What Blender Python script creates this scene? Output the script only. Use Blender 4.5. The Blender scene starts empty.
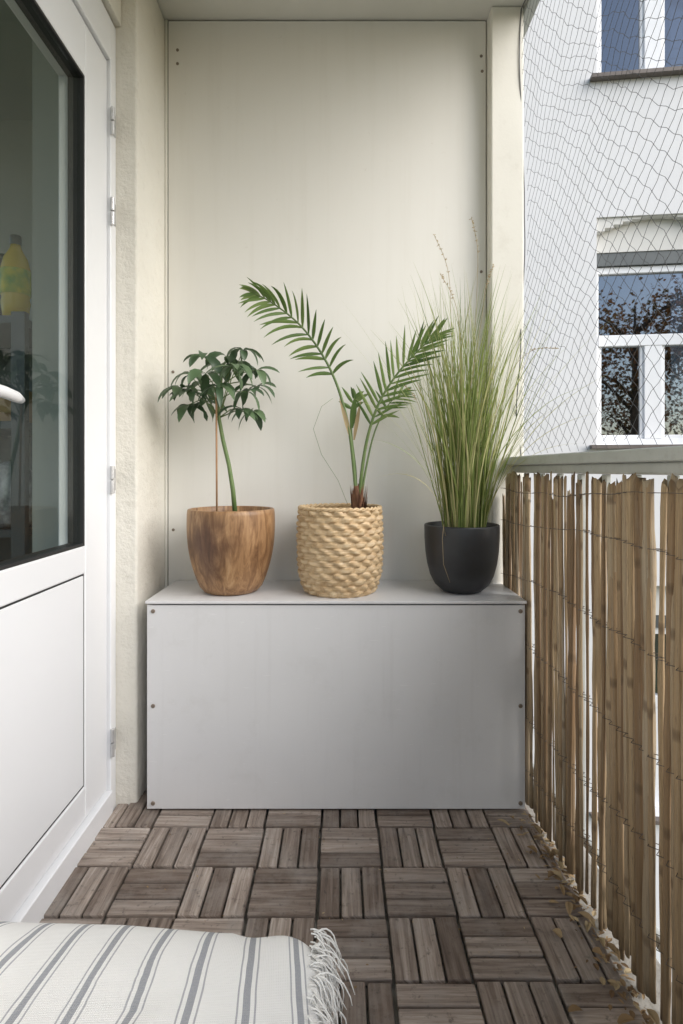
import bpy, math, random
from mathutils import Vector, Matrix, noise
random.seed(7)
R=random.random
def U(a,b): return a+(b-a)*random.random()
scene=bpy.context.scene
COL=scene.collection

# ---------------------------------------------------------------- helpers
def empty(name,loc=(0,0,0)):
    e=bpy.data.objects.new(name,None); e.location=loc; COL.objects.link(e); return e

class MB:
    def __init__(s): s.v=[];s.f=[];s.r=[];s.uv=[]
    def face(s,idx,r=0.5,uv=None):
        s.f.append(idx); s.r.append(r); s.uv.append(uv or [(0,0)]*len(idx))
    def box(s,x0,x1,y0,y1,z0,z1,r=0.5,M=None,along=0,off=None):
        b=len(s.v)
        P=[(x0,y0,z0),(x1,y0,z0),(x1,y1,z0),(x0,y1,z0),(x0,y0,z1),(x1,y0,z1),(x1,y1,z1),(x0,y1,z1)]
        if off is None: off=(R()*50,R()*50)
        for p in P: s.v.append(tuple(M@Vector(p)) if M else p)
        for q in ((3,2,1,0),(4,5,6,7),(0,1,5,4),(1,2,6,5),(2,3,7,6),(3,0,4,7)):
            uv=[]
            for k in q:
                p=P[k]; a=p[along]; o=[p[i] for i in range(3) if i!=along]
                uv.append((a+off[0],o[0]+o[1]+off[1]))
            s.face([b+k for k in q],r,uv)
    def tube(s,pts,rad,n=6,r=0.5,cap=True,off=None):
        pts=[Vector(p) for p in pts]
        if not hasattr(rad,'__len__'): rad=[rad]*len(pts)
        b=len(s.v); L=0; off=off if off is not None else R()*30
        t0=(pts[1]-pts[0]).normalized()
        a=t0.orthogonal().normalized(); ls=[]
        for i,p in enumerate(pts):
            if i==0:t=pts[1]-pts[0]
            elif i==len(pts)-1:t=pts[-1]-pts[-2]
            else:t=pts[i+1]-pts[i-1]
            t.normalize(); a=(a-t*a.dot(t)).normalized(); c=t.cross(a)
            if i: L+=(pts[i]-pts[i-1]).length
            ls.append(L)
            for k in range(n):
                an=2*math.pi*k/n
                s.v.append(tuple(p+(a*math.cos(an)+c*math.sin(an))*rad[i]))
        for i in range(len(pts)-1):
            for k in range(n):
                k2=(k+1)%n
                s.face([b+i*n+k,b+i*n+k2,b+(i+1)*n+k2,b+(i+1)*n+k],r,
                  [(ls[i]+off,k/n),(ls[i]+off,(k+1)/n),(ls[i+1]+off,(k+1)/n),(ls[i+1]+off,k/n)])
        if cap and n>2:
            s.face([b+k for k in range(n)][::-1],r,[(off,0)]*n)
            e=b+(len(pts)-1)*n
            s.face([e+k for k in range(n)],r,[(off,0)]*n)
    def blade(s,base,d,nrm,L,W,droop=0.3,segs=5,prof=None,fold=0.15,r=0.5,ymax=None,curl=0):
        p=Vector(base); d=Vector(d).normalized(); nrm=Vector(nrm)
        b=len(s.v); st=L/segs
        for i in range(segs+1):
            t=i/segs
            w=W*0.5*(prof(t) if prof else (math.sin(math.pi*(0.12+0.88*t))))
            sd=d.cross(nrm)
            if sd.length<1e-4: sd=d.orthogonal()
            sd.normalize(); up=sd.cross(d)
            if i==segs: w=max(w,W*0.02)
            q=p.copy()
            if ymax and q.y>ymax: q.y=ymax-R()*0.01
            s.v.append(tuple(q-sd*w+up*w*fold*2)); s.v.append(tuple(q)); s.v.append(tuple(q+sd*w+up*w*fold*2))
            p=p+d*st
            d=(d+Vector((curl/segs,0,-droop/segs))).normalized()
        for i in range(segs):
            a=b+i*3
            for k in (0,1):
                s.face([a+k,a+k+1,a+k+4,a+k+3],r,[(i/segs,k*.5),(i/segs,k*.5+.5),((i+1)/segs,k*.5+.5),((i+1)/segs,k*.5)])
    def obj(s,name,mat,parent=None,smooth=False,bevel=0,bseg=2):
        me=bpy.data.meshes.new(name); me.from_pydata(s.v,[],s.f)
        at=me.attributes.new('rnd','FLOAT','FACE'); at.data.foreach_set('value',s.r)
        ul=me.uv_layers.new(name='UVMap'); fl=[]
        for u in s.uv:
            for c in u: fl+=[c[0],c[1]]
        ul.data.foreach_set('uv',fl)
        me.materials.append(mat)
        if smooth:
            me.polygons.foreach_set('use_smooth',[True]*len(me.polygons))
        me.update()
        o=bpy.data.objects.new(name,me); COL.objects.link(o)
        if parent: o.parent=parent
        if bevel:
            m=o.modifiers.new('bev','BEVEL'); m.width=bevel; m.segments=bseg; m.limit_method='ANGLE'
        return o
def boxo(name,x0,x1,y0,y1,z0,z1,mat,parent=None,bevel=0.002):
    m=MB(); m.box(x0,x1,y0,y1,z0,z1); return m.obj(name,mat,parent,bevel=bevel)
def lathe(name,prof,mat,parent,loc,seg=72,fn=None):
    m=MB(); n=len(prof)
    for (r,z) in prof:
        for k in range(seg):
            a=2*math.pi*k/seg
            rr=r if fn is None else fn(r,z,a)
            m.v.append((loc[0]+rr*math.cos(a),loc[1]+rr*math.sin(a),loc[2]+z))
    for i in range(n-1):
        for k in range(seg):
            k2=(k+1)%seg
            m.face([i*seg+k,i*seg+k2,(i+1)*seg+k2,(i+1)*seg+k],.5,[(k/seg,i/n),((k+1)/seg,i/n),((k+1)/seg,(i+1)/n),(k/seg,(i+1)/n)])
    m.face([k for k in range(seg)][::-1],.5)
    m.face([(n-1)*seg+k for k in range(seg)],.5)
    return m.obj(name,mat,parent,smooth=True)

# ---------------------------------------------------------------- materials
class NT:
    def __init__(s,name):
        s.m=bpy.data.materials.new(name); s.m.use_nodes=True; s.t=s.m.node_tree; s.n=s.t.nodes; s.l=s.t.links
        s.b=s.n['Principled BSDF']; s.out=s.n['Material Output']
    def nd(s,typ,**k):
        n=s.n.new(typ)
        for a,b in k.items(): setattr(n,a,b)
        return n
    def lk(s,a,b): s.l.new(a,b)
    def coord(s,kind='Object',scale=(1,1,1),rot=(0,0,0)):
        c=s.nd('ShaderNodeTexCoord'); m=s.nd('ShaderNodeMapping'); s.lk(c.outputs[kind],m.inputs[0])
        m.inputs['Scale'].default_value=scale; m.inputs['Rotation'].default_value=rot
        return m.outputs[0]
    def noise(s,vec,scale=5,detail=4,rough=.55,dist=0):
        n=s.nd('ShaderNodeTexNoise'); n.inputs['Scale'].default_value=scale; n.inputs['Detail'].default_value=detail
        n.inputs['Roughness'].default_value=rough; n.inputs['Distortion'].default_value=dist
        if vec is not None: s.lk(vec,n.inputs['Vector'])
        return n.outputs['Fac']
    def ramp(s,fac,stops,interp='LINEAR'):
        r=s.nd('ShaderNodeValToRGB'); r.color_ramp.interpolation=interp
        e=r.color_ramp.elements
        while len(e)<len(stops): e.new(0.5)
        for i,(p,c) in enumerate(stops):
            e[i].position=p; e[i].color=(c[0],c[1],c[2],1) if hasattr(c,'__len__') else (c,c,c,1)
        s.lk(fac,r.inputs[0]); return r.outputs[0]
    def mix(s,fac,a,b,mode='MIX'):
        m=s.nd('ShaderNodeMix',data_type='RGBA',blend_type=mode)
        for sock,val in ((m.inputs[0],fac),(m.inputs[6],a),(m.inputs[7],b)):
            if isinstance(val,bpy.types.NodeSocket): s.lk(val,sock)
            elif hasattr(val,'__len__'): sock.default_value=(val[0],val[1],val[2],1)
            else: sock.default_value=val
        return m.outputs[2]
    def math(s,op,a,b=0):
        m=s.nd('ShaderNodeMath',operation=op)
        for i,v in enumerate((a,b)):
            if isinstance(v,bpy.types.NodeSocket): s.lk(v,m.inputs[i])
            else: m.inputs[i].default_value=v
        return m.outputs[0]
    def attr(s,name='rnd'):
        return s.nd('ShaderNodeAttribute',attribute_name=name).outputs['Fac']
    def base(s,c):
        if isinstance(c,bpy.types.NodeSocket): s.lk(c,s.b.inputs['Base Color'])
        else: s.b.inputs['Base Color'].default_value=(*c,1)
    def bump(s,h,strength=.3,dist=.002):
        b=s.nd('ShaderNodeBump'); b.inputs['Strength'].default_value=strength; b.inputs['Distance'].default_value=dist
        s.lk(h,b.inputs['Height']); s.lk(b.outputs[0],s.b.inputs['Normal'])
    def rough(s,r):
        if isinstance(r,bpy.types.NodeSocket): s.lk(r,s.b.inputs['Roughness'])
        else: s.b.inputs['Roughness'].default_value=r

def simple(name,c1,c2,rough=.6,scale=4,bscale=200,bstr=.15,bdist=.001,metal=0,dirt=None):
    t=NT(name); v=t.coord()
    c=t.mix(t.ramp(t.noise(v,scale,5),[(.3,0),(.7,1)]),c1,c2)
    if dirt:
        c=t.mix(t.math('MULTIPLY',t.ramp(t.noise(v,scale*4,8,.7),[(.55,0),(.75,1)]),dirt[1]),c,dirt[0])
    t.base(c); t.rough(rough); t.b.inputs['Metallic'].default_value=metal
    if bstr: t.bump(t.noise(v,bscale,3),bstr,bdist)
    return t.m
t=NT('cream_panel_weathered'); v=t.coord()
c=t.mix(t.ramp(t.noise(v,1.4,5),[(.3,0),(.7,1)]),(.815,.80,.755),(.78,.765,.715))
vs=t.coord('Object',(14,14,.7)); st=t.ramp(t.noise(vs,1.5,6,.65),[(.5,0),(.8,1)])
c=t.mix(t.math('MULTIPLY',st,.2),c,(.62,.585,.51))
sp=t.ramp(t.noise(v,38,6,.7),[(.66,0),(.74,1)]); c=t.mix(t.math('MULTIPLY',sp,.2),c,(.47,.43,.36))
t.base(c); t.rough(.55); t.bump(t.noise(v,260,3),.05,.001); M_panel=t.m
t=NT('cream_stucco'); v=t.coord()
c=t.mix(t.ramp(t.noise(v,3,6),[(.3,0),(.7,1)]),(.80,.775,.70),(.75,.72,.64))
c=t.mix(t.math('MULTIPLY',t.ramp(t.noise(v,22,8,.7),[(.58,0),(.72,1)]),.3),c,(.50,.46,.38))
t.base(c); t.rough(.9)
h=t.math('ADD',t.noise(v,110,6,.65),t.math('MULTIPLY',t.noise(v,30,3),1.8)); t.bump(h,.55,.006); M_stucco=t.m
M_post=simple('cream_smooth_paint',(.82,.80,.73),(.77,.75,.68),.7,3,90,.15,.002,dirt=((.5,.46,.38),.25))
M_ceil=simple('ceiling_paint',(.80,.79,.75),(.74,.73,.69),.8,3,150,.2)
M_white=simple('white_upvc',(.86,.87,.89),(.83,.84,.86),.28,2,30,.02)
t=NT('grey_fibre_panel'); v=t.coord()
c=t.mix(t.ramp(t.noise(v,2.2,6),[(.3,0),(.7,1)]),(.70,.70,.705),(.66,.66,.665))
c=t.mix(t.math('MULTIPLY',t.ramp(t.noise(v,9,8,.75),[(.54,0),(.7,1)]),.32),c,(.56,.555,.54))
vs=t.coord('Object',(20,20,1.2)); c=t.mix(t.math('MULTIPLY',t.ramp(t.noise(vs,2,6,.6),[(.55,0),(.8,1)]),.2),c,(.52,.51,.50))
sc=t.ramp(t.noise(t.coord('Object',(8,8,60),(0,.4,0)),3,3,.5),[(.70,0),(.73,.35)]); c=t.mix(sc,c,(.80,.80,.80))
t.base(c); t.rough(.42); t.bump(t.noise(v,300,3),.06,.001); M_box=t.m
M_black=simple('seal_and_gap_shade_black',(.02,.02,.02),(.03,.03,.03),.6)  # door seals and box frame; also the painted shade under the box lid
M_joint=simple('panel_joint_dark',(.30,.27,.22),(.18,.15,.12),.8,10)
M_screw=simple('screw_metal',(.20,.16,.13),(.28,.23,.18),.5,60,300,.1,metal=.5)
M_steel=simple('brushed_steel',(.66,.66,.66),(.55,.55,.55),.35,30,200,.05,metal=.6)
M_rail=simple('galvanised_rail',(.52,.54,.52),(.44,.46,.44),.5,12,250,.12,metal=.15,dirt=((.30,.29,.26),.4))
M_conc=simple('balcony_concrete',(.42,.40,.36),(.22,.20,.17),.95,9,120,.6,.003,dirt=((.08,.07,.05),.7))
t=NT('white_render'); v=t.coord()
c=t.mix(t.ramp(t.noise(v,.8,6),[(.3,0),(.7,1)]),(.80,.80,.81),(.75,.75,.76))
c=t.mix(t.math('MULTIPLY',t.ramp(t.noise(t.coord('Object',(6,6,.6)),1,6),[(.5,0),(.8,1)]),.18),c,(.55,.54,.5))
t.base(c); t.rough(.9); t.bump(t.noise(v,60,6),.25,.004); M_facade=t.m
M_recess=simple('cream_render',(.74,.73,.70),(.68,.67,.64),.9,2,60,.2)
M_sill=simple('sill_metal',(.12,.10,.09),(.18,.15,.13),.5,10)
def glassmat(name,tint,refl,dark):
    m=bpy.data.materials.new(name); m.use_nodes=True; n=m.node_tree.nodes; l=m.node_tree.links; n.remove(n['Principled BSDF'])
    tr=n.new('ShaderNodeBsdfTransparent'); tr.inputs[0].default_value=(*tint,1)
    gl=n.new('ShaderNodeBsdfGlossy'); gl.inputs['Roughness'].default_value=.015; gl.inputs[0].default_value=(.95,.97,1,1)
    fr=n.new('ShaderNodeFresnel'); fr.inputs[0].default_value=1.5
    ma=n.new('ShaderNodeMath'); ma.operation='MULTIPLY_ADD'; ma.inputs[1].default_value=refl; ma.inputs[2].default_value=dark; ma.use_clamp=True
    l.new(fr.outputs[0],ma.inputs[0])
    mx=n.new('ShaderNodeMixShader'); l.new(ma.outputs[0],mx.inputs[0]); l.new(tr.outputs[0],mx.inputs[1]); l.new(gl.outputs[0],mx.inputs[2])
    l.new(mx.outputs[0],n['Material Output'].inputs[0]); return m
M_glass=glassmat('door_glass',(.93,.95,.93),.09,.0)
M_glass2=glassmat('window_glass',(.35,.38,.40),1.0,.30)
t=NT('weathered_deck_wood'); v=t.coord('UV',(2.2,42,1)); r=t.attr()
g=t.noise(v,2.2,8,.68,.6)
c=t.ramp(g,[(.28,(.085,.063,.051)),(.46,(.215,.175,.147)),(.60,(.33,.285,.25)),(.78,(.50,.455,.41))])
c=t.mix(1,c,t.ramp(r,[(0,(.56,.50,.46)),(.5,(.96,.92,.89)),(1,(1.42,1.41,1.40))]),'MULTIPLY')
v2=t.coord(); c=t.mix(t.math('MULTIPLY',t.ramp(t.noise(v2,7,6,.7),[(.45,0),(.7,1)]),.5),c,(.34,.315,.29))
c=t.mix(t.math('MULTIPLY',t.ramp(t.noise(v2,55,6,.7),[(.57,0),(.69,1)]),.65),c,(.05,.042,.036))
t.base(c); t.rough(t.ramp(g,[(.3,.65),(.8,.9)])); t.bump(g,.9,.0022); M_deck=t.m
t=NT('split_reed'); v=t.coord('UV',(2,10,1)); r=t.attr()
g=t.noise(v,2.5,8,.7,.3)
c=t.ramp(r,[(0,(.21,.125,.06)),(.3,(.38,.25,.135)),(.65,(.54,.39,.225)),(1,(.50,.42,.31))])
c=t.mix(t.ramp(g,[(.42,0),(.75,.8)]),c,(.19,.12,.06))
c=t.mix(t.ramp(t.noise(t.coord('UV',(1.2,3,1)),3,6,.7),[(.48,0),(.72,.6)]),c,(.38,.33,.26))
c=t.mix(t.ramp(t.noise(t.coord('UV',(6,6,1)),3,6,.75),[(.57,0),(.67,.75)]),c,(.10,.065,.04))
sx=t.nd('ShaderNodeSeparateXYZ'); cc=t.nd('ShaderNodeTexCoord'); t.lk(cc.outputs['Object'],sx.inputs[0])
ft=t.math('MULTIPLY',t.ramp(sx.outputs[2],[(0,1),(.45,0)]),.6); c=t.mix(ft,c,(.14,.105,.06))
wx=t.nd('ShaderNodeTexWave'); wx.inputs['Scale'].default_value=.75; wx.inputs['Distortion'].default_value=0
t.lk(t.coord('UV',(1,0,0)),wx.inputs[0]); nd=t.ramp(wx.outputs[1],[(.992,0),(.999,.6)]); c=t.mix(nd,c,(.12,.075,.04))
t.base(c); t.rough(.65); t.bump(g,.8,.002); M_reed=t.m
M_wire=simple('tie_wire',(.10,.09,.08),(.16,.13,.11),.5,50,metal=.5)
M_net=simple('net_cord',(.10,.10,.105),(.14,.14,.145),.7)
t=NT('turned_hardwood')
g=t.noise(t.coord('Object',(26,26,5),(.25,0,0)),1.6,8,.62,1.0)
c=t.ramp(g,[(.28,(.12,.055,.024)),(.45,(.26,.14,.064)),(.6,(.40,.235,.115)),(.8,(.56,.37,.20))])
sx=t.nd('ShaderNodeSeparateXYZ'); t.lk(t.coord('Object',(1,1,1)),sx.inputs[0])
hz=t.math('ADD',t.math('ADD',t.math('MULTIPLY',t.math('ABSOLUTE',t.math('SUBTRACT',sx.outputs[2],.735)),4.5),t.math('MULTIPLY',t.math('ABSOLUTE',t.math('SUBTRACT',sx.outputs[0],-.375)),5.0)),t.math('MULTIPLY',t.noise(t.coord('Object',(9,9,7)),1.4,5,.6,.8),.9))
heart=t.ramp(hz,[(.58,.9),(.78,.6),(.92,.2),(1.0,0)])
c=t.mix(heart,c,t.mix(g,(.04,.018,.009),(.16,.07,.033)))
f=t.noise(t.coord('Object',(90,90,6)),2,6,.7); c=t.mix(t.ramp(f,[(.5,0),(.8,.6)]),c,(.09,.04,.018))
t.base(c); t.rough(.45); t.bump(f,.25,.0012); M_acacia=t.m
t=NT('woven_rattan'); v=t.coord('Object',(1,1,7)); g=t.noise(v,28,6,.65)
c=t.ramp(g,[(.3,(.40,.26,.13)),(.5,(.60,.44,.255)),(.72,(.78,.63,.42))])
c=t.mix(t.ramp(t.noise(t.coord(),22,4,.6),[(.5,0),(.75,.5)]),c,(.44,.27,.13))
t.base(c); t.rough(.5); t.bump(t.noise(t.coord('Object',(1,1,12)),60,4),.5,.0015); M_wicker=t.m
M_pot=simple('matte_black_ceramic',(.022,.023,.025),(.03,.031,.034),.45,20,150,.08)
M_soil=simple('potting_soil',(.035,.024,.016),(.07,.05,.035),1,60,150,1,.01)
def leafmat(name,a,b,cc,rough=.45,trans=.25):
    t=NT(name); r=t.attr(); c=t.ramp(r,[(0,a),(.5,b),(1,cc)])
    v=t.coord(); c=t.mix(t.math('MULTIPLY',t.noise(v,40,4),.4),c,a)
    t.base(c); t.rough(rough)
    tl=t.nd('ShaderNodeBsdfTranslucent'); t.lk(c,tl.inputs[0]); mx=t.nd('ShaderNodeMixShader'); mx.inputs[0].default_value=trans
    t.lk(t.b.outputs[0],mx.inputs[1]); t.lk(tl.outputs[0],mx.inputs[2]); t.lk(mx.outputs[0],t.out.inputs[0]); return t.m
M_leaf1=leafmat('umbrella_leaf',(.05,.09,.045),(.085,.15,.07),(.16,.24,.12),.36)
M_leaf2=leafmat('palm_leaf',(.07,.13,.03),(.14,.23,.055),(.25,.34,.11),.42)
M_grass=leafmat('grass_blade',(.18,.25,.06),(.35,.41,.13),(.66,.58,.32),.55,.35)
M_straw=leafmat('dry_straw',(.34,.25,.13),(.46,.36,.20),(.55,.44,.27),.7)
M_stem=simple('green_stem',(.10,.17,.05),(.16,.22,.08),.5,30)
M_cane=simple('cane',(.36,.20,.10),(.46,.28,.15),.6,30)
M_husk=simple('palm_husk',(.14,.06,.035),(.24,.12,.06),.8,60)

# ---------------------------------------------------------------- balcony shell
wall=empty('balcony_wall')
boxo('rear_wall',-.9,.60,1.862,2.0,-.022,2.43,M_stucco,wall)
boxo('corner_pillar',-.87,-.577,1.60,1.8605,-.022,2.43,M_stucco,wall,.006)
boxo('cladding_panel',-.5655,.4805,1.8545,1.859,.0,2.426,M_panel,wall,.001)
boxo('panel_joint',-.5765,.4825,1.8592,1.8618,.0,2.43,M_joint,wall,0)
boxo('joint_strip',-.5762,-.5685,1.852,1.8590,.0,2.4295,M_post,wall,.002)
boxo('end_post',.484,.588,1.80,1.8590,-.022,2.43,M_post,wall,.004)
boxo('lintel_wall',-.87,-.620,.82,1.5995,2.205,2.43,M_stucco,wall,.003)
boxo('side_wall',-.87,-.620,-.75,.8195,-.022,2.43,M_stucco,wall,.003)
m=MB()
def screw(m,p,ax,r=.006,h=.003):
    p=Vector(p);a=Vector(ax); m.tube([p,p+a*h*.6,p+a*h],[r,r,r*.7],12)
for (x,z) in ((-.535,2.33),(-.535,2.285),(.465,2.31),(.468,2.26),(-.55,1.27),(-.549,.75),(.465,1.6)):
    screw(m,(x,1.8545,z),(0,-1,0),.0048)
m.obj('panel_screws',M_screw,wall)
ceil=empty('balcony_ceiling')
boxo('slab',-.87,.615,-.75,2.0,2.432,2.60,M_ceil,ceil,.004)
boxo('drip_edge',.588,.622,-.75,2.0,2.405,2.4315,M_rail,ceil,.002)
boxo('balcony_slab',-.87,.63,-.75,2.0,-.22,-.024,M_conc)

# deck
m=MB()
def slat(x0,x1,y0,y1,al):
    z=U(-.0014,.0014)
    m.box(x0,x1,y0,y1,-.016+z,z,R(),None,al)
x0g=-.05; y0g=1.045
for i in range(-4,4):
    for j in range(-11,5):
        cx=x0g+.15*i+U(-.001,.001); cy=y0g+.15*j+U(-.001,.001)
        ver=((i+j)%2)!=0
        X0,X1=cx+.002,cx+.148; Y0,Y1=cy+.002,cy+.148
        for k in range(3):
            w=(.146)/3; g=.0025
            if ver: a,b,c_,d=X0+k*w+g,X0+(k+1)*w-g,Y0,Y1
            else:   a,b,c_,d=X0,X1,Y0+k*w+g,Y0+(k+1)*w-g
            a=max(a,-.632); b=min(b,.525)
            if b-a<.012: continue
            slat(a,b,c_,d,1 if ver else 0)
deck=m.obj('wooden_deck_tiles',M_deck,None,bevel=.003)

m=MB()
for k in range(620):
    y=U(.6,1.55); x=.555-abs(random.gauss(0,.04))
    if k<80: x=U(-.5,.52)
    z=.0025 if x<.528 else -.021
    a=U(0,6.28); L=U(.004,.020) if k>80 else U(.003,.008)
    m.blade((x,y,z+.002),(math.cos(a),math.sin(a),U(-.05,.2)),(0,0,1),L,L*U(.3,.7),.2,3,r=R())
for k in range(26):
    y=U(.8,1.5); x=.54-abs(random.gauss(0,.06)); a=U(0,6.28)
    m.blade((x,y,.005),(math.cos(a),math.sin(a),.25),(0,0,1),U(.02,.038),U(.010,.018),.6,5,fold=.4,r=U(.3,1))
m.obj('fallen_leaves',leafmat('dead_leaf',(.12,.07,.035),(.30,.20,.10),(.50,.40,.24),.9,.05))

# ---------------------------------------------------------------- storage box
sb=empty('storage_box')
boxo('front_panel',-.536,.514,1.563,1.572,.006,.572,M_box,sb,.0012)
boxo('left_panel',-.534,-.525,1.5725,1.850,.006,.572,M_box,sb,.001)
boxo('right_panel',.503,.512,1.5725,1.850,.006,.572,M_box,sb,.001)
boxo('inner_frame',-.524,.502,1.573,1.849,.003,.5735,M_black,sb,.001)
boxo('lid',-.539,.517,1.557,1.851,.5765,.5845,M_box,sb,.0012)
boxo('lid_shadow_gap',-.528,.506,1.567,1.849,.5737,.5763,M_black,sb,0)  # black strip fills the gap under the lid, its shade put in as colour
m=MB()
for x in (-.519,.501):
    for z in (.555,.292,.022): screw(m,(x,1.563,z),(0,-1,0),.0058)
m.obj('screws',M_screw,sb)

# ---------------------------------------------------------------- door
door=empty('balcony_door')
XF=-.645
m=MB()
m.box(-.715,XF,1.427,1.56,.062,2.08); m.box(-.715,XF,.87,.98,.062,2.08)
m.box(-.715,XF,.9802,1.4268,1.945,2.08); m.box(-.715,XF,.9802,1.4268,.685,.755); m.box(-.715,XF,.9802,1.4268,.062,.145)
m.obj('leaf',M_white,door,bevel=.004,bseg=3)
boxo('lower_panel',-.705,-.6475,.985,1.4215,.1505,.6800,M_white,door,.002)
m=MB()
m.box(-.715,-.636,1.563,1.599,-.012,2.20); m.box(-.715,-.636,.822,.867,-.012,2.20)
m.box(-.715,-.636,.8672,1.5628,2.085,2.20); m.box(-.715,-.630,.8672,1.5628,-.012,.058)
m.obj('frame',M_white,door,bevel=.003,bseg=3)
m=MB()
m.box(-.704,-.6492,.9803,.9848,.1453,.6847); m.box(-.704,-.6492,1.4217,1.4267,.1453,.6847)
m.box(-.704,-.6492,.9849,1.4216,.1453,.1503); m.box(-.704,-.6492,.9849,1.4216,.6802,.6847)
m.box(-.687,-.647,.9805,1.4265,.7553,.762); m.box(-.687,-.647,.9805,1.4265,1.938,1.9447)
m.box(-.687,-.647,.9805,.987,.7622,1.9378); m.box(-.687,-.647,1.420,1.4265,.7622,1.9378)
m.obj('seals',M_black,door)
boxo('pane',-.660,-.655,.9872,1.4198,.7622,1.9378,M_glass,door,0)
m=MB()
for z in (1.915,1.665,.92,.19):
    m.tube([(-.631,1.562,z-.038),(-.631,1.562,z-.002)],.0058,12); m.tube([(-.631,1.562,z+.002),(-.631,1.562,z+.038)],.0058,12)
    m.box(-.6355,-.6325,1.566,1.592,z-.03,z+.03)
m.obj('hinges',M_steel,door,smooth=False,bevel=.001)
m=MB(); z=1.085
m.box(-.6445,-.637,.905,.94,z-.09,z+.06); m.tube([(-.640,.922,z),(-.600,.922,z)],.010,14)
m.tube([(-.598,.915,z),(-.597,.95,z+.002),(-.598,1.0,z+.001),(-.602,1.045,z-.002),(-.607,1.072,z-.005)],[.0105,.0115,.011,.0105,.007],14)
m.obj('handle',M_white,door,smooth=True)

# ---------------------------------------------------------------- interior
M_int=simple('interior_paint',(.46,.48,.43),(.40,.42,.37),.8,2)
M_intf=simple('interior_floor',(.30,.22,.15),(.22,.16,.11),.6,4)
room=empty('kitchen_room')
boxo('rear_wall',-2.6,-.8705,2.5,2.6,-.2,2.6,M_int,room,0)
boxo('floor',-2.6,-.8705,-.75,2.4995,-.22,-.02,M_intf,room,0)
boxo('ceiling',-2.6,-.8705,-.75,2.4995,2.5,2.6,M_int,room,0)
boxo('inner_return_wall',-.868,-.80,2.001,2.4995,-.2,2.6,M_int,room,0)
boxo('reveal_lining',-.869,-.72,1.590,1.5985,-.02,2.2,M_int,room,0)
M_shelf=simple('shelf_metal',(.13,.14,.14),(.10,.11,.11),.4,8,metal=.2)
sh=empty('storage_shelf'); m=MB()
for x in (-1.0,-1.62):
    for y in (1.75,2.12): m.box(x-.022,x+.022,y-.003,y+.022,-.019,1.44)
for z in (.15,.45,.76,1.10,1.43): m.box(-1.6,-1.0,1.755,2.12,z-.025,z)
m.box(-1.6,-.99,2.145,2.155,-.019,1.42)
m.obj('frame',M_shelf,sh,bevel=.002)
M_oil=simple('oil_yellow',(.80,.58,.03),(.74,.48,.02),.15,3,30,0)
M_label=simple('bottle_label',(.85,.72,.04),(.22,.42,.05),.5,22)
M_cap=simple('cap_dark',(.05,.06,.04),(.05,.08,.04),.4)
bt=empty('oil_bottle')
bx,by,bz=-1.06,1.84,1.431
lathe('body',[(.030,0),(.036,.006),(.044,.06),(.041,.075),(.044,.09),(.044,.17),(.036,.205),(.019,.235),(.015,.25)],M_oil,bt,(bx,by,bz),32)
lathe('label',[(.0446,.085),(.0452,.086),(.0452,.165),(.0446,.166)],M_label,bt,(bx,by,bz),32)
lathe('cap',[(.0165,.25),(.0175,.252),(.0175,.278),(.015,.281)],M_cap,bt,(bx,by,bz),24)
bt2=empty('oil_bottle')
lathe('body',[(.030,0),(.034,.006),(.034,.15),(.028,.18),(.013,.21),(.013,.24)],simple('dark_bottle',(.08,.05,.02),(.10,.06,.02),.15,3,30,0),bt2,(-1.17,1.95,bz),24)
lathe('cap',[(.015,.24),(.015,.262)],M_cap,bt2,(-1.17,1.95,bz),20)
pk=empty('cardboard_box')
boxo('carton',-1.20,-1.035,1.80,1.98,1.101,1.21,simple('carton_brown',(.50,.30,.15),(.40,.24,.11),.8,9),pk,.003)
boxo('carton_flap',-1.19,-1.04,1.795,1.7995,1.13,1.19,simple('carton_label',(.6,.45,.2),(.4,.2,.1),.7,20),pk,.001)
gb=empty('storage_bag')
lathe('bag',[(.05,0),(.07,.02),(.075,.10),(.07,.17),(.045,.2),(.02,.215)],simple('plastic_white',(.72,.73,.73),(.16,.16,.17),.3,24,40,.8,.01),gb,(-1.08,1.85,.761),36,lambda r,z,a:r*(1+.12*noise.noise(Vector((math.cos(a)*3,math.sin(a)*3,z*20)))))
bj=empty('glass_jar')
lathe('jar',[(.04,0),(.045,.01),(.045,.14),(.035,.16),(.037,.19)],simple('jar_red',(.30,.05,.03),(.16,.10,.06),.2,20,30,0),bj,(-1.12,1.88,.451),24)

# ---------------------------------------------------------------- railing + reed fence
def XR(y): return .534+(1.8-y)*.048
rl=empty('balcony_railing')
def along(y0,y1,xo0,xo1,z0,z1,mb):
    b=len(mb.v)
    for y in (y0,y1):
        for (x,z) in ((xo0,z0),(xo1,z0),(xo1,z1),(xo0,z1)): mb.v.append((XR(y)+x,y,z))
    for q in ((0,3,2,1),(4,5,6,7),(0,1,5,4),(1,2,6,5),(2,3,7,6),(3,0,4,7)):
        mb.face([b+k for k in q],.5)
m=MB(); along(-.75,1.797,-.006,.046,.962,.988,m); along(-.75,1.797,.012,.034,.938,.9615,m); along(-.75,1.797,.016,.03,.06,.085,m)
m.obj('handrail',M_rail,rl,bevel=.004,bseg=3)
m=MB(); y=-.72
while y<1.79:
    m.box(XR(y)+.017,XR(y)+.029,y-.011,y+.011,.0855,.9375); y+=.115
m.obj('balusters',M_rail,rl,bevel=.002)
rf=empty('reed_fence'); m=MB(); wires=[.115,.27,.45,.63,.80,.895]
y=-.72
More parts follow.
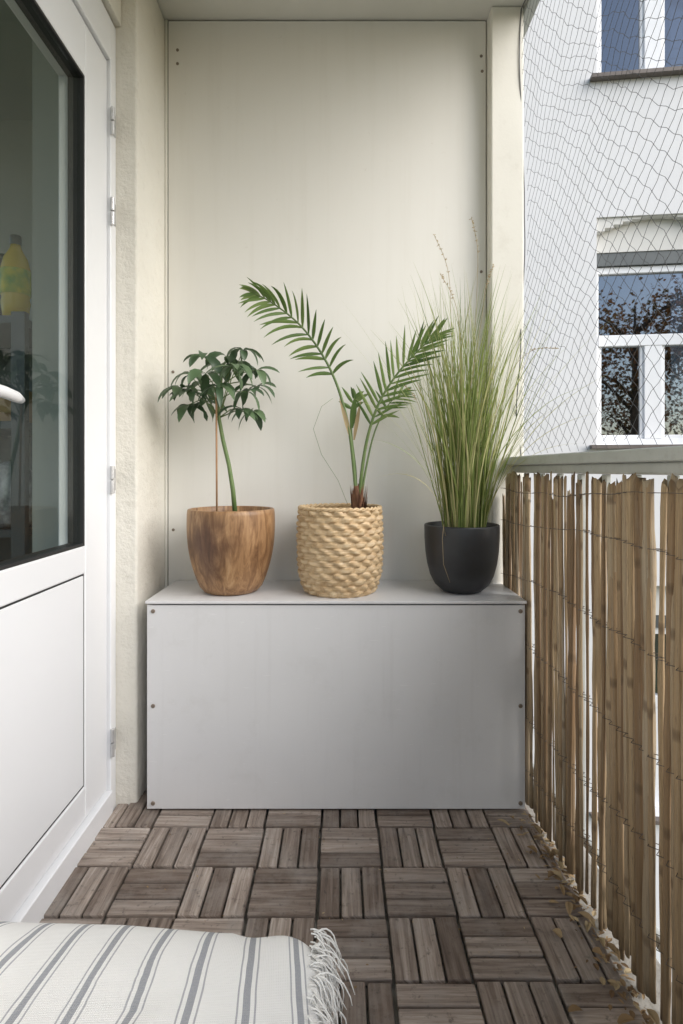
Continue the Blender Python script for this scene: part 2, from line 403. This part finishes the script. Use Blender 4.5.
while y<1.785:
    r_=random.choice((U(.0035,.0055),U(.0055,.008),U(.006,.009),U(.0085,.012)))
    lean=U(-.018,.018); top=.925+U(-.016,.012) if R()<.85 else .925-U(0,.07)
    bot=U(-.018,.02); ph=U(0,6); amp=U(.0005,.0035); xo=-.014+U(-.005,.005); fl=U(.45,1)
    pts=[];NK=22
    for k in range(NK+1):
        z=bot+(top-bot)*k/NK
        pts.append((XR(y)+xo+math.sin(ph+z*4)*amp*.6,y+lean*(z-.45)*1.3+math.sin(ph+z*7)*amp+math.sin(ph*2+z*2.3)*.003,z))
    rad=[r_*(1+.14*math.sin(ph+k*.8)+U(-.09,.09)) for k in range(NK+1)]
    b0=len(m.v); m.tube(pts,rad,7,R())
    for q in range(b0,len(m.v)):       # split canes are flatter than they are wide
        i=(q-b0)//7; vx,vy,vz=m.v[q]; cx=pts[i][0]
        zz=vz+(U(-.012,.010) if i==NK else 0)
        m.v[q]=(cx+(vx-cx)*fl,vy,zz)
    y+=r_*2*U(.62,1.02)+(U(.003,.012) if R()<.20 else 0)
o=m.obj('reeds',M_reed,rf,smooth=True)
m=MB()
for wz in wires:
    for sgn in (1,-1):
        pts=[]; yy=-.72; k=0
        while yy<1.79:
            xo=-.0285 if (k%2==0)==(sgn>0) else -.002
            pts.append((XR(yy)+xo,yy,wz+math.sin(yy*6+wz*9)*.012+noise.noise(Vector((yy*9,wz*5,0)))*.012)); yy+=.026;k+=1
        m.tube(pts,.0008,4)
m.obj('tie_wires',M_wire,rf)

# ---------------------------------------------------------------- netting
m=MB()
ZL,ZH,YL,YH=.990,2.42,-.2,1.80
def npt(u,v):
    n1=noise.noise(Vector((u*2.1,v*2.1,3))); n2=noise.noise(Vector((u*2.1,v*2.1,9)))
    edge=min(1,(v-ZL)/.25)*min(1,(ZH-v)/.2)
    uu=u+.06*n1*edge+.012*noise.noise(Vector((u*8,v*8,1)))*edge; vv=v+.06*n2*edge+.012*noise.noise(Vector((u*8,v*8,5)))*edge
    s=max(0,1-(YH-u)/.5); vv-= .10*s*s*math.sin((v-ZL)/(ZH-ZL)*math.pi)
    return (XR(min(u,1.8))+.045+.02*n2*edge+.012*math.sin(v*5+u*3)*edge,uu,vv)
cell=.046
for sgn in (1,-1):
    c=-4.0
    while c<6:
        pts=[];u=YL
        while u<=YH+1e-6:
            v=c+sgn*(u*1.0)
            if ZL<=v<=ZH: pts.append(npt(u,v+.004*math.sin(u/cell*6.28)))
            u+=.023
        if len(pts)>2: m.tube(pts,.00056,3,cap=False)
        c+=cell
m.tube([npt(YL+(YH-YL)*k/40,ZL) for k in range(41)],.0018,5); m.tube([npt(YL+(YH-YL)*k/40,ZH) for k in range(41)],.0018,5)
m.tube([npt(YH,ZL+(ZH-ZL)*k/40) for k in range(41)],.0018,5)
m.obj('safety_net',M_net)

# ---------------------------------------------------------------- pots
ZB=.5846; YP=1.69
def potprof(r0,r1,h,bul,wall=.008,inner=.03):
    P=[(r0*.86,0),(r0*.97,.004)]
    N=18
    for k in range(1,N+1):
        t=k/N; r=r0+(r1-r0)*(t**.62)+bul*math.sin(math.pi*t)
        P.append((r,.004+t*(h-.004)))
    P[-1]=(r1-.001,h-.002); P+= [(r1-.004,h),(r1-wall+.002,h),(r1-wall,h-.003),(r1-wall-.002,h-inner)]
    return P
wp=empty('wooden_flower_pot')
lathe('pot',potprof(.082,.129,.247,.012,.010),M_acacia,wp,(-.326,YP,ZB))
lathe('soil',[(.117,.205),(.117,.217),(.06,.222),(.01,.223)],M_soil,wp,(-.326,YP,ZB),40)
bk=empty('wicker_basket')
P=[];rows=14;sub=8;H=.248
def brad(z):
    t=z/H; return .100+.024*min(1,(t/.25))**.6 if t<.25 else .124+.003*math.sin((t-.25)/.75*math.pi)
nst=18
P=[(.07,0)]
for k in range(rows*sub+1): P.append((brad(H*k/(rows*sub)),H*k/(rows*sub)))
def bfn(r,z,a):
    if z<=0.0: return r
    q=z/H*rows; row=int(min(rows-1,q)); fr=q-row
    rope=math.sqrt(max(0,1-(2*fr-1)**2))
    if z>H*.999: return r-.004
    wv=math.cos(nst*a+math.pi*row+(fr-.5)*1.6*(1 if row%2 else -1)+.5*noise.noise(Vector((math.cos(a)*4,math.sin(a)*4,row*2.3))))
    jit=.0022*noise.noise(Vector((math.cos(a)*9,math.sin(a)*9,row*3)))
    fine=.0006*math.cos(fr*math.pi*8)
    return r-.005+.0042*rope+.0052*wv*(.35+.65*rope)+jit+fine
P2=P+[(.119,H),(.117,H-.03)]
lathe('weave',P2,M_wicker,bk,(0,YP,ZB),240,lambda r,z,a: bfn(r,z,a) if r>.1195 or z<H*.5 else r)
m=MB()
for ph in (0,math.pi):
    m.tube([((.120+.003*math.cos(20*a+ph))*math.cos(a),YP+(.120+.003*math.cos(20*a+ph))*math.sin(a),ZB+H+.002+.003*math.sin(20*a+ph)) for a in [2*math.pi*k/160 for k in range(161)]],.0042,7)
m.obj('rim_braid',M_wicker,bk,smooth=True)
lathe('soil',[(.114,.205),(.114,.217),(.06,.22),(.01,.222)],M_soil,bk,(0,YP,ZB),40)
bp=empty('black_flower_pot')
lathe('pot',[(.050,0),(.058,.003),(.080,.022),(.094,.05),(.103,.085),(.108,.12),(.1105,.16),(.111,.196),(.110,.1995),(.107,.2005),(.1045,.199),(.1035,.17)],M_pot,bp,(.365,YP,ZB))
lathe('soil',[(.103,.165),(.103,.178),(.06,.182),(.01,.183)],M_soil,bp,(.365,YP,ZB),40)

# ---------------------------------------------------------------- plants
# W: stem tracing units (333 per metre) on the planting line, origin above the basket
def W(px,py,y=YP):
    return Vector(((px-340)/333.,y,.947-(py-470)/333.))
um=empty('umbrella_plant')
ms=MB(); stem=[W(235,512),W(233,490),W(229,465),W(223,440),W(219,418),W(219,400),W(222,385)]
ms.tube(stem,[.0072,.0068,.0062,.006,.0055,.0045,.004],10)
mc=MB(); mc.tube([W(218,512,1.675),W(217.5,450,1.678),W(217,392,1.68)],.003,8); mc.obj('support_cane',M_cane,um,smooth=True)
ml=MB()
ovate=lambda t: max(0,math.sin(math.pi*min(1,t**.85)))**.75
cl=[(192,384,-.02),(208,368,-.05),(226,364,.0),(245,360,-.03),(257,378,0),(238,380,-.09),(212,386,-.08),(196,402,-.05),(250,402,-.05),(205,410,.02),(243,418,-.02),(187,412,.02),(220,372,.05),(254,392,.05),(251,420,.0),(184,398,-.03),(224,398,-.08),(200,390,.05),(233,370,.03)]
for (x,y,dy) in cl:
    c=W(x,y-8,YP+dy); b=stem[random.choice((4,5,5,6))]
    mid=(b+c)/2+Vector((0,0,.012)); ms.tube([b,mid,c],[.0020,.0016,.0013],6)
    ax=(c-b); ax.z=abs(ax.z)*.5+.05; ax.normalize()
    n=random.choice((5,6,6,7)); a0=R()*6.28
    for k in range(n):
        an=a0+2*math.pi*k/n+U(-.2,.2)
        d=Vector((math.cos(an),math.sin(an)*.75,U(-.6,.35)))+ax*.2
        ml.blade(c,d,(U(-.5,.5),-.35+U(-.4,.4),1),U(.048,.092),U(.020,.030),U(.9,3.0),6,ovate,.14,min(1,max(0,random.gauss(.5,.28))),ymax=1.845)
ms.obj('stems',M_stem,um,smooth=True); ml.obj('leaves',M_leaf1,um,smooth=True)
pm=empty('palm_plant'); ms=MB(); ml=MB(); mh=MB()
def bez(pts,n):
    out=[]
    P=[pts[0]]+pts+[pts[-1]]
    for i in range(1,len(P)-2):
        for k in range(n):
            t=k/n; a,b,c,d=P[i-1],P[i],P[i+1],P[i+2]
            out.append(.5*((2*b)+(-a+c)*t+(2*a-5*b+4*c-d)*t*t+(-a+3*b-3*c+d)*t**3))
    out.append(pts[-1]); return out
def frond(ctrl,start,Lmax,n=8,wid=.014,twist=.25,rr=(.006,.0015),droop=.55,nl=26,ang=(60,22),mat=ml):
    p=bez([W(*c) for c in ctrl],n); N=len(p)
    ms.tube(p,[rr[0]+(rr[1]-rr[0])*i/(N-1) for i in range(N)],8)
    for i in range(nl):
        t=start+(1-start)*(i+.3*R())/(nl-1); t=min(t,.998)
        f=t*(N-1); a=int(f); q=p[a].lerp(p[min(a+1,N-1)],f-a)
        tg=(p[min(a+1,N-1)]-p[max(a-1,0)]).normalized()
        s=(t-start)/(1-start)
        L=Lmax*(.55+.45*math.sin(math.pi*min(1,.15+s*.75)))*(1-.35*s**3)*U(.82,1.12)
        side=tg.cross(Vector((0,-1,0))).normalized()
        for sg in (1,-1):
            A=math.radians(ang[0]+(ang[1]-ang[0])*s+U(-8,8))
            sv=(side*sg+Vector((0,-.55*twist*4*(1 if sg>0 else .3)+U(-.25,.25),0))).normalized()
            d=tg*math.cos(A)+sv*math.sin(A)
            nn=tg.cross(sv)*sg
            mat.blade(q,d,nn+Vector((U(-.35,.35),U(-.35,.35),U(-.3,.3))),L,wid*U(.8,1.1),droop*U(.5,1.5),7,lambda t: (min(1,.35+t*3))*(1-t**3),.28,min(1,max(0,random.gauss(.5,.28))),ymax=1.848)
frond([(357,508,1.69),(354,470,1.69),(349,430,1.69),(338,388,1.685),(322,355,1.675),(301,328,1.66),(276,309,1.64),(258,300,1.63)],.48,.115,nl=18,droop=.8,wid=.0118)
frond([(359,508,1.69),(362,470,1.685),(368,435,1.68),(379,403,1.67),(396,376,1.655),(415,355,1.64),(431,341,1.625)],.38,.125,nl=18,droop=.3,wid=.0108,ang=(52,18))
frond([(356,508,1.69),(355,470,1.70),(352,440,1.71),(351,412,1.715),(355,396,1.715)],.80,.06,nl=4,wid=.013,droop=.3)
frond([(360,508,1.69),(366,470,1.71),(376,430,1.74),(392,400,1.77),(408,388,1.79)],.62,.075,nl=7,rr=(.004,.001),droop=.5,wid=.010)
ml.blade(W(352,428,1.69),(.1,-.1,1),(0,-1,.2),.10,.018,.1,6,r=.2)
ml2=MB(); ml2.blade(W(351,440,1.69),(-.25,-.1,1),(0,-1,.2),.13,.013,.3,6,r=.6); ml2.blade(W(354,440,1.69),(.15,-.1,1),(0,-1,.2),.12,.012,.3,6,r=.2); ml2.obj('dry_leaf',M_straw,pm,smooth=True)
for k in range(26):
    a=U(0,6.28); r0=U(.006,.016); x=.054+math.cos(a)*r0; y=YP+math.sin(a)*r0
    mh.blade((x,y,.80),(math.cos(a)*.15+U(-.05,.05),math.sin(a)*.15,1),(math.cos(a),math.sin(a),0),U(.05,.11),U(.010,.018),-.05,4,r=R())
mh.tube([(.054,YP,.795),(.054,YP,.86),(.05,YP,.90)],[.017,.013,.007],10)
mh.obj('husk',M_husk,pm,smooth=True)
ms.tube([W(348,505,1.68),W(338,480,1.66),W(322,455,1.65),W(314,430,1.65),W(322,408,1.65),W(333,400,1.65)],.0007,4)
ms.obj('stems',M_stem,pm,smooth=True); ml.obj('leaflets',M_leaf2,pm,smooth=True)
og=empty('ornamental_grass'); mg=MB()
for k in range(400):
    a=U(0,6.28); r0=.06*math.sqrt(R()); bx=.370+math.cos(a)*r0; by=YP-.01+math.sin(a)*r0
    sp=abs(random.gauss(0,.11)); dx=math.cos(a)*sp+.018; dy=math.sin(a)*sp*.55-.015
    L=U(.30,.68) if R()<.58 else U(.60,.80)
    mg.blade((bx,by,ZB+.17),(dx,dy,1),(math.cos(a+U(-1,1)),math.sin(a+U(-1,1)),.1),L,U(.0026,.0050),abs(random.gauss(0,.34)) ,10,lambda t:1-t**2.5,.2,min(1,max(0,random.gauss(.44,.32))),ymax=1.79,curl=random.gauss(0,.24)+math.cos(a)*U(0,.15))
for k in range(30):
    a=random.choice((U(-.6,.5),U(2.6,3.7))); L=U(.35,.62)
    mg.blade((.37+math.cos(a)*.05,YP-.02,ZB+.17),(math.cos(a)*U(.08,.25),U(-.2,.02),1),(math.cos(a),0,.3),L,U(.0022,.004),U(.5,2.2),14,lambda t:1-t**2.5,.2,min(1,max(0,random.gauss(.7,.3))),ymax=1.79,curl=math.cos(a)*U(.1,.5))
mg.obj('blades',M_grass,og,smooth=True)
mt=MB()
for pts in ([(456,520),(452,430),(450,340),(447,275),(433,238)],[(466,520),(470,420),(474,320),(476,255),(470,222)],[(470,520),(490,430),(508,375),(530,352),(556,350)],[(450,522),(430,470),(424,430),(415,400),(402,385)],[(458,520),(462,400),(458,330),(452,300),(440,278)],[(463,520),(468,400),(480,320),(484,290),(492,268)]):
    p=bez([W(x,y,1.67) for (x,y) in pts],8); mt.tube(p,.0008,4)
    for i in range(len(p)-9,len(p)):
        for s in range(3):
            mt.blade(p[i],(U(-1,1),U(-1,1),U(-.2,1)),(0,-1,0),U(.005,.010),.0025,.2,2,r=R())
mt.tube([(.30,YP-.09,ZB+.175),(.29,YP-.115,ZB+.21),(.285,YP-.122,ZB+.17),(.288,YP-.124,ZB+.10),(.305,YP-.128,ZB+.05)],.0007,4)
mt.obj('seed_heads',M_straw,og,smooth=True)

# ---------------------------------------------------------------- striped cushion with fringe
t=NT('striped_cotton'); tc=t.nd('ShaderNodeTexCoord'); mp=t.nd('ShaderNodeMapping'); t.lk(tc.outputs['UV'],mp.inputs[0])
sx=t.nd('ShaderNodeSeparateXYZ'); t.lk(mp.outputs[0],sx.inputs[0])
wob=t.math('MULTIPLY',t.math('SUBTRACT',t.noise(t.coord('UV'),5,3),.5),.014)
q=t.math('FRACT',t.math('DIVIDE',t.math('ADD',sx.outputs[0],wob),.062))
CW=(.80,.80,.79)
c=t.ramp(q,[(0,CW),(.10,(.34,.35,.38)),(.135,CW),(.21,(.25,.265,.30)),(.34,CW),(.415,(.34,.35,.38)),(.45,CW)],'CONSTANT')
c=t.mix(t.math('MULTIPLY',t.noise(t.coord('UV',(1,1,1)),400,3),.35),c,(.70,.70,.68))
t.base(c); t.rough(.95)
wv=t.nd('ShaderNodeTexWave'); wv.inputs['Scale'].default_value=140; t.lk(t.coord('UV'),wv.inputs[0])
wv2=t.nd('ShaderNodeTexWave'); wv2.bands_direction='Y'; wv2.inputs['Scale'].default_value=140; t.lk(t.coord('UV'),wv2.inputs[0])
t.bump(t.math('ADD',wv.outputs[1],wv2.outputs[1]),.5,.0008); M_cloth=t.m
cu=empty('striped_cushion'); m=MB(); NU,NV=200,80
ca,cb,ch=.315,.275,.128; rot=math.radians(-2); cen=Vector((-.345,.605,.128))
def sg(x,e): return math.copysign(abs(x)**e,x)
for j in range(NV+1):
    ph=-math.pi/2+math.pi*j/NV
    for i in range(NU):
        th=2*math.pi*i/NU
        cx=sg(math.cos(ph),.26)
        x=ca*cx*sg(math.cos(th),.20); y=cb*cx*sg(math.sin(th),.20); z=ch*sg(math.sin(ph),.40)
        nz=noise.noise(Vector((x*5,y*5,z*5)))*.014+noise.noise(Vector((x*16+y*9,y*7,z*10)))*.010
        z+=nz*1.2+(.006*(1-(x/ca)**2)*(1 if z>0 else 0)); x+=nz*.8; y+=noise.noise(Vector((x*9,3,z*8)))*.010
        v=Matrix.Rotation(rot,3,'Z')@Vector((x,y,z))
        m.v.append(tuple(cen+v))
def cuv(i,j):
    v=Matrix.Rotation(-rot,3,'Z')@(Vector(m.v[j*NU+i%NU])-cen); return (v.x-(v.y-.27)*(.10-v.x*1.0)*.9,v.y+v.z)
for j in range(NV):
    for i in range(NU):
        m.face([j*NU+i,j*NU+(i+1)%NU,(j+1)*NU+(i+1)%NU,(j+1)*NU+i],.5,[cuv(i,j),cuv(i+1,j),cuv(i+1,j+1),cuv(i,j+1)])
m.obj('cover',M_cloth,cu,smooth=True)
M_fr=simple('cotton_fringe',(.84,.84,.82),(.76,.76,.74),.95,60)
m=MB(); Rm=Matrix.Rotation(rot,3,'Z')
for k in range(300):
    yy=.262-abs(random.gauss(0,.05)) if k<190 else U(-.22,.25)
    base=cen+Rm@Vector((ca-.012+U(-.012,.004),yy,ch*.80+U(-.04,.02)))
    d=Vector((U(.1,.9),U(-.25,.4),U(-.1,.5))); p=[base]; L=U(.04,.085); q=base.copy()
    for s in range(8):
        d=(d.normalized()+Vector((U(-.35,.35),U(-.35,.35),-.5))).normalized(); q=q+d*L/8; p.append(q.copy())
    m.tube(p,[.0012]*6+[.0010,.0008,.0006],5)
m.obj('fringe',M_fr,cu,smooth=True)

# ---------------------------------------------------------------- neighbour building
nb=empty('white_apartment_building',(2.28,5.0,0)); nb.rotation_euler=(0,0,math.radians(-7))
def part(name,mb,mat,**k): return mb.obj(name,mat,nb,**k)
cols=[-6.6,-4.4,-2.2,0,2.2,4.4,6.6]; ww=1.06
floors=[1.17-3.26,1.17,1.17+3.26]
m=MB(); D=.35
zprev=-3.6
for f in floors:
    zt=f+2.02
    m.box(-9,10,0,D,zprev,f)
    xp=-9
    for c0 in cols:
        m.box(xp,c0,.0,D,f,zt); xp=c0+ww
    m.box(xp,10,0,D,f,zt)
    zprev=zt
m.box(-9,10,0,D,zprev,8.2)
part('facade',m,M_facade)
m=MB(); m.box(-9,10,D+.001,D+3,7.9,8.3); m.box(-9.2,10.2,-.35,D,8.2,8.42); part('roof',m,M_sill)
mf=MB();mg2=MB();ms2=MB();mr=MB();md=MB();mc2=MB()
for f in floors:
    for c0 in cols:
        x0,x1=c0,c0+ww; y=.14; zt=f+1.62; ztr=f+.90
        mr.box(x0,x1,.10,.18,zt+.12,f+2.02)
        N=14
        for k in range(N):
            t0=k/N;t1=(k+1)/N
            zz=f+2.02-.13*(1-math.sin(math.pi*(t0+t1)/2))
            mr.box(x0+ww*t0,x0+ww*t1,.02,.0995,zz-.002,f+2.0195)
        md.box(x0+.01,x1-.01,.11,.2,zt+.004,zt+.118)
        t_=.06
        mf.box(x0,x1,y,y+.07,zt-t_,zt); mf.box(x0,x1,y,y+.07,f,f+t_)
        mf.box(x0,x0+t_,y,y+.07,f+t_,zt-t_); mf.box(x1-t_,x1,y,y+.07,f+t_,zt-t_)
        mf.box(x0+t_,x1-t_,y-.01,y+.07,ztr,ztr+.10)
        xm=(x0+x1)/2
        mf.box(xm-.075,xm+.075,y-.005,y+.07,f+t_,ztr)
        for (a,b) in ((x0+t_,xm-.075),(xm+.075,x1-t_)):
            mf.box(a,b,y+.015,y+.06,f+t_,f+t_+.035); mf.box(a,a+.03,y+.015,y+.06,f+t_+.035,ztr); mf.box(b-.03,b,y+.015,y+.06,f+t_+.035,ztr)
        mg2.box(x0+t_,x1-t_,y+.035,y+.041,f+t_,zt-t_)
        ms2.box(x0-.06,x1+.06,-.07,.138,f-.035,f-.002)
        mc2.box(x0-.1,x1+.1,D+.9,D+.95,f-.5,zt+.3)
        for s in range(9):
            if (s*7+int(c0*3))%2: mc2.box(x0+.0,x1-.0,y+.10,y+.105,f+.05+s*.045,f+.065+s*.045)
part('window_frames',mf,M_white,bevel=.004); part('window_panes',mg2,M_glass2); part('sills',ms2,M_sill); part('lintels',mr,M_recess); part('shutter_boxes',md,M_shelf)
part('room_interiors',mc2,simple('dark_interior',(.05,.05,.05),(.10,.09,.08),.9,1.5))
boxo('ground',-150,150,-150,150,-3.75,-3.62,simple('ground_grass',(.06,.08,.03),(.10,.10,.06),1,.4,8,.5,.05),None,0)

# courtyard trees (behind the viewpoint; they show as reflections in the panes)
M_bark=simple('bark',(.10,.075,.055),(.16,.12,.09),.95,9,30,.8,.02)
M_tleaf=leafmat('autumn_leaf',(.10,.09,.03),(.28,.14,.06),(.42,.19,.09),.7)
def tree(x,y,h,cr):
    e=empty('autumn_tree'); mt=MB(); z0=-3.62
    mt.tube([(x,y,z0),(x+.1,y,z0+h*.3),(x-.05,y+.1,z0+h*.55),(x,y,z0+h*.85)],[.22,.17,.11,.03],10)
    tips=[]
    for k in range(18):
        a=U(0,6.28); hz=z0+h*U(.4,.78); L=cr*U(.6,1)
        p0=Vector((x,y,hz)); p2=p0+Vector((math.cos(a)*L,math.sin(a)*L,L*U(.3,.8))); mt.tube([p0,(p0+p2)/2+Vector((0,0,.15)),p2],[.07,.045,.012],6); tips+= [p2,(p0+p2)/2]
    mt.obj('trunk',M_bark,e,smooth=True); ml=MB()
    for k in range(5200):
        c=random.choice(tips); q=c+Vector((random.gauss(0,.42),random.gauss(0,.42),random.gauss(0,.36)))
        ml.blade(q,(U(-1,1),U(-1,1),U(-1,.6)),(U(-1,1),U(-1,1),1),U(.10,.19),U(.07,.12),.2,2,r=R())
    ml.obj('crown',M_tleaf,e)
tree(6.0,-8.5,11.4,2.3); tree(9.6,-10,9.6,2.4)

# ---------------------------------------------------------------- light
w=bpy.data.worlds.new('World'); scene.world=w; w.use_nodes=True; nt=w.node_tree
bg=nt.nodes['Background']; sky=nt.nodes.new('ShaderNodeTexSky'); sky.sky_type='NISHITA'; sky.sun_disc=False
el,az=math.radians(31),math.radians(124)
sky.sun_elevation=el; sky.sun_rotation=az; sky.dust_density=1.2; sky.air_density=1.0; sky.ozone_density=1.0
nt.links.new(sky.outputs[0],bg.inputs[0]); bg.inputs[1].default_value=.15
sl=bpy.data.lights.new('sun','SUN'); sl.energy=4.9; sl.angle=math.radians(60); sl.color=(1,.975,.945)
so=bpy.data.objects.new('sun',sl); COL.objects.link(so)
sd=Vector((math.sin(az)*math.cos(el),math.cos(az)*math.cos(el),math.sin(el)))
so.rotation_euler=(-sd).to_track_quat('-Z','Y').to_euler(); so.location=sd*20
scene.view_settings.view_transform='Standard'; scene.view_settings.look='None'; scene.view_settings.exposure=0

cam=bpy.data.cameras.new('camera'); co=bpy.data.objects.new('camera',cam); COL.objects.link(co); scene.camera=co
co.location=(0,0,.947); co.rotation_euler=(math.radians(90),0,0)
cam.sensor_width=36; cam.lens=563/1024*36; cam.shift_x=1.5/1024; cam.shift_y=-42/1024; cam.clip_start=.02; cam.clip_end=600
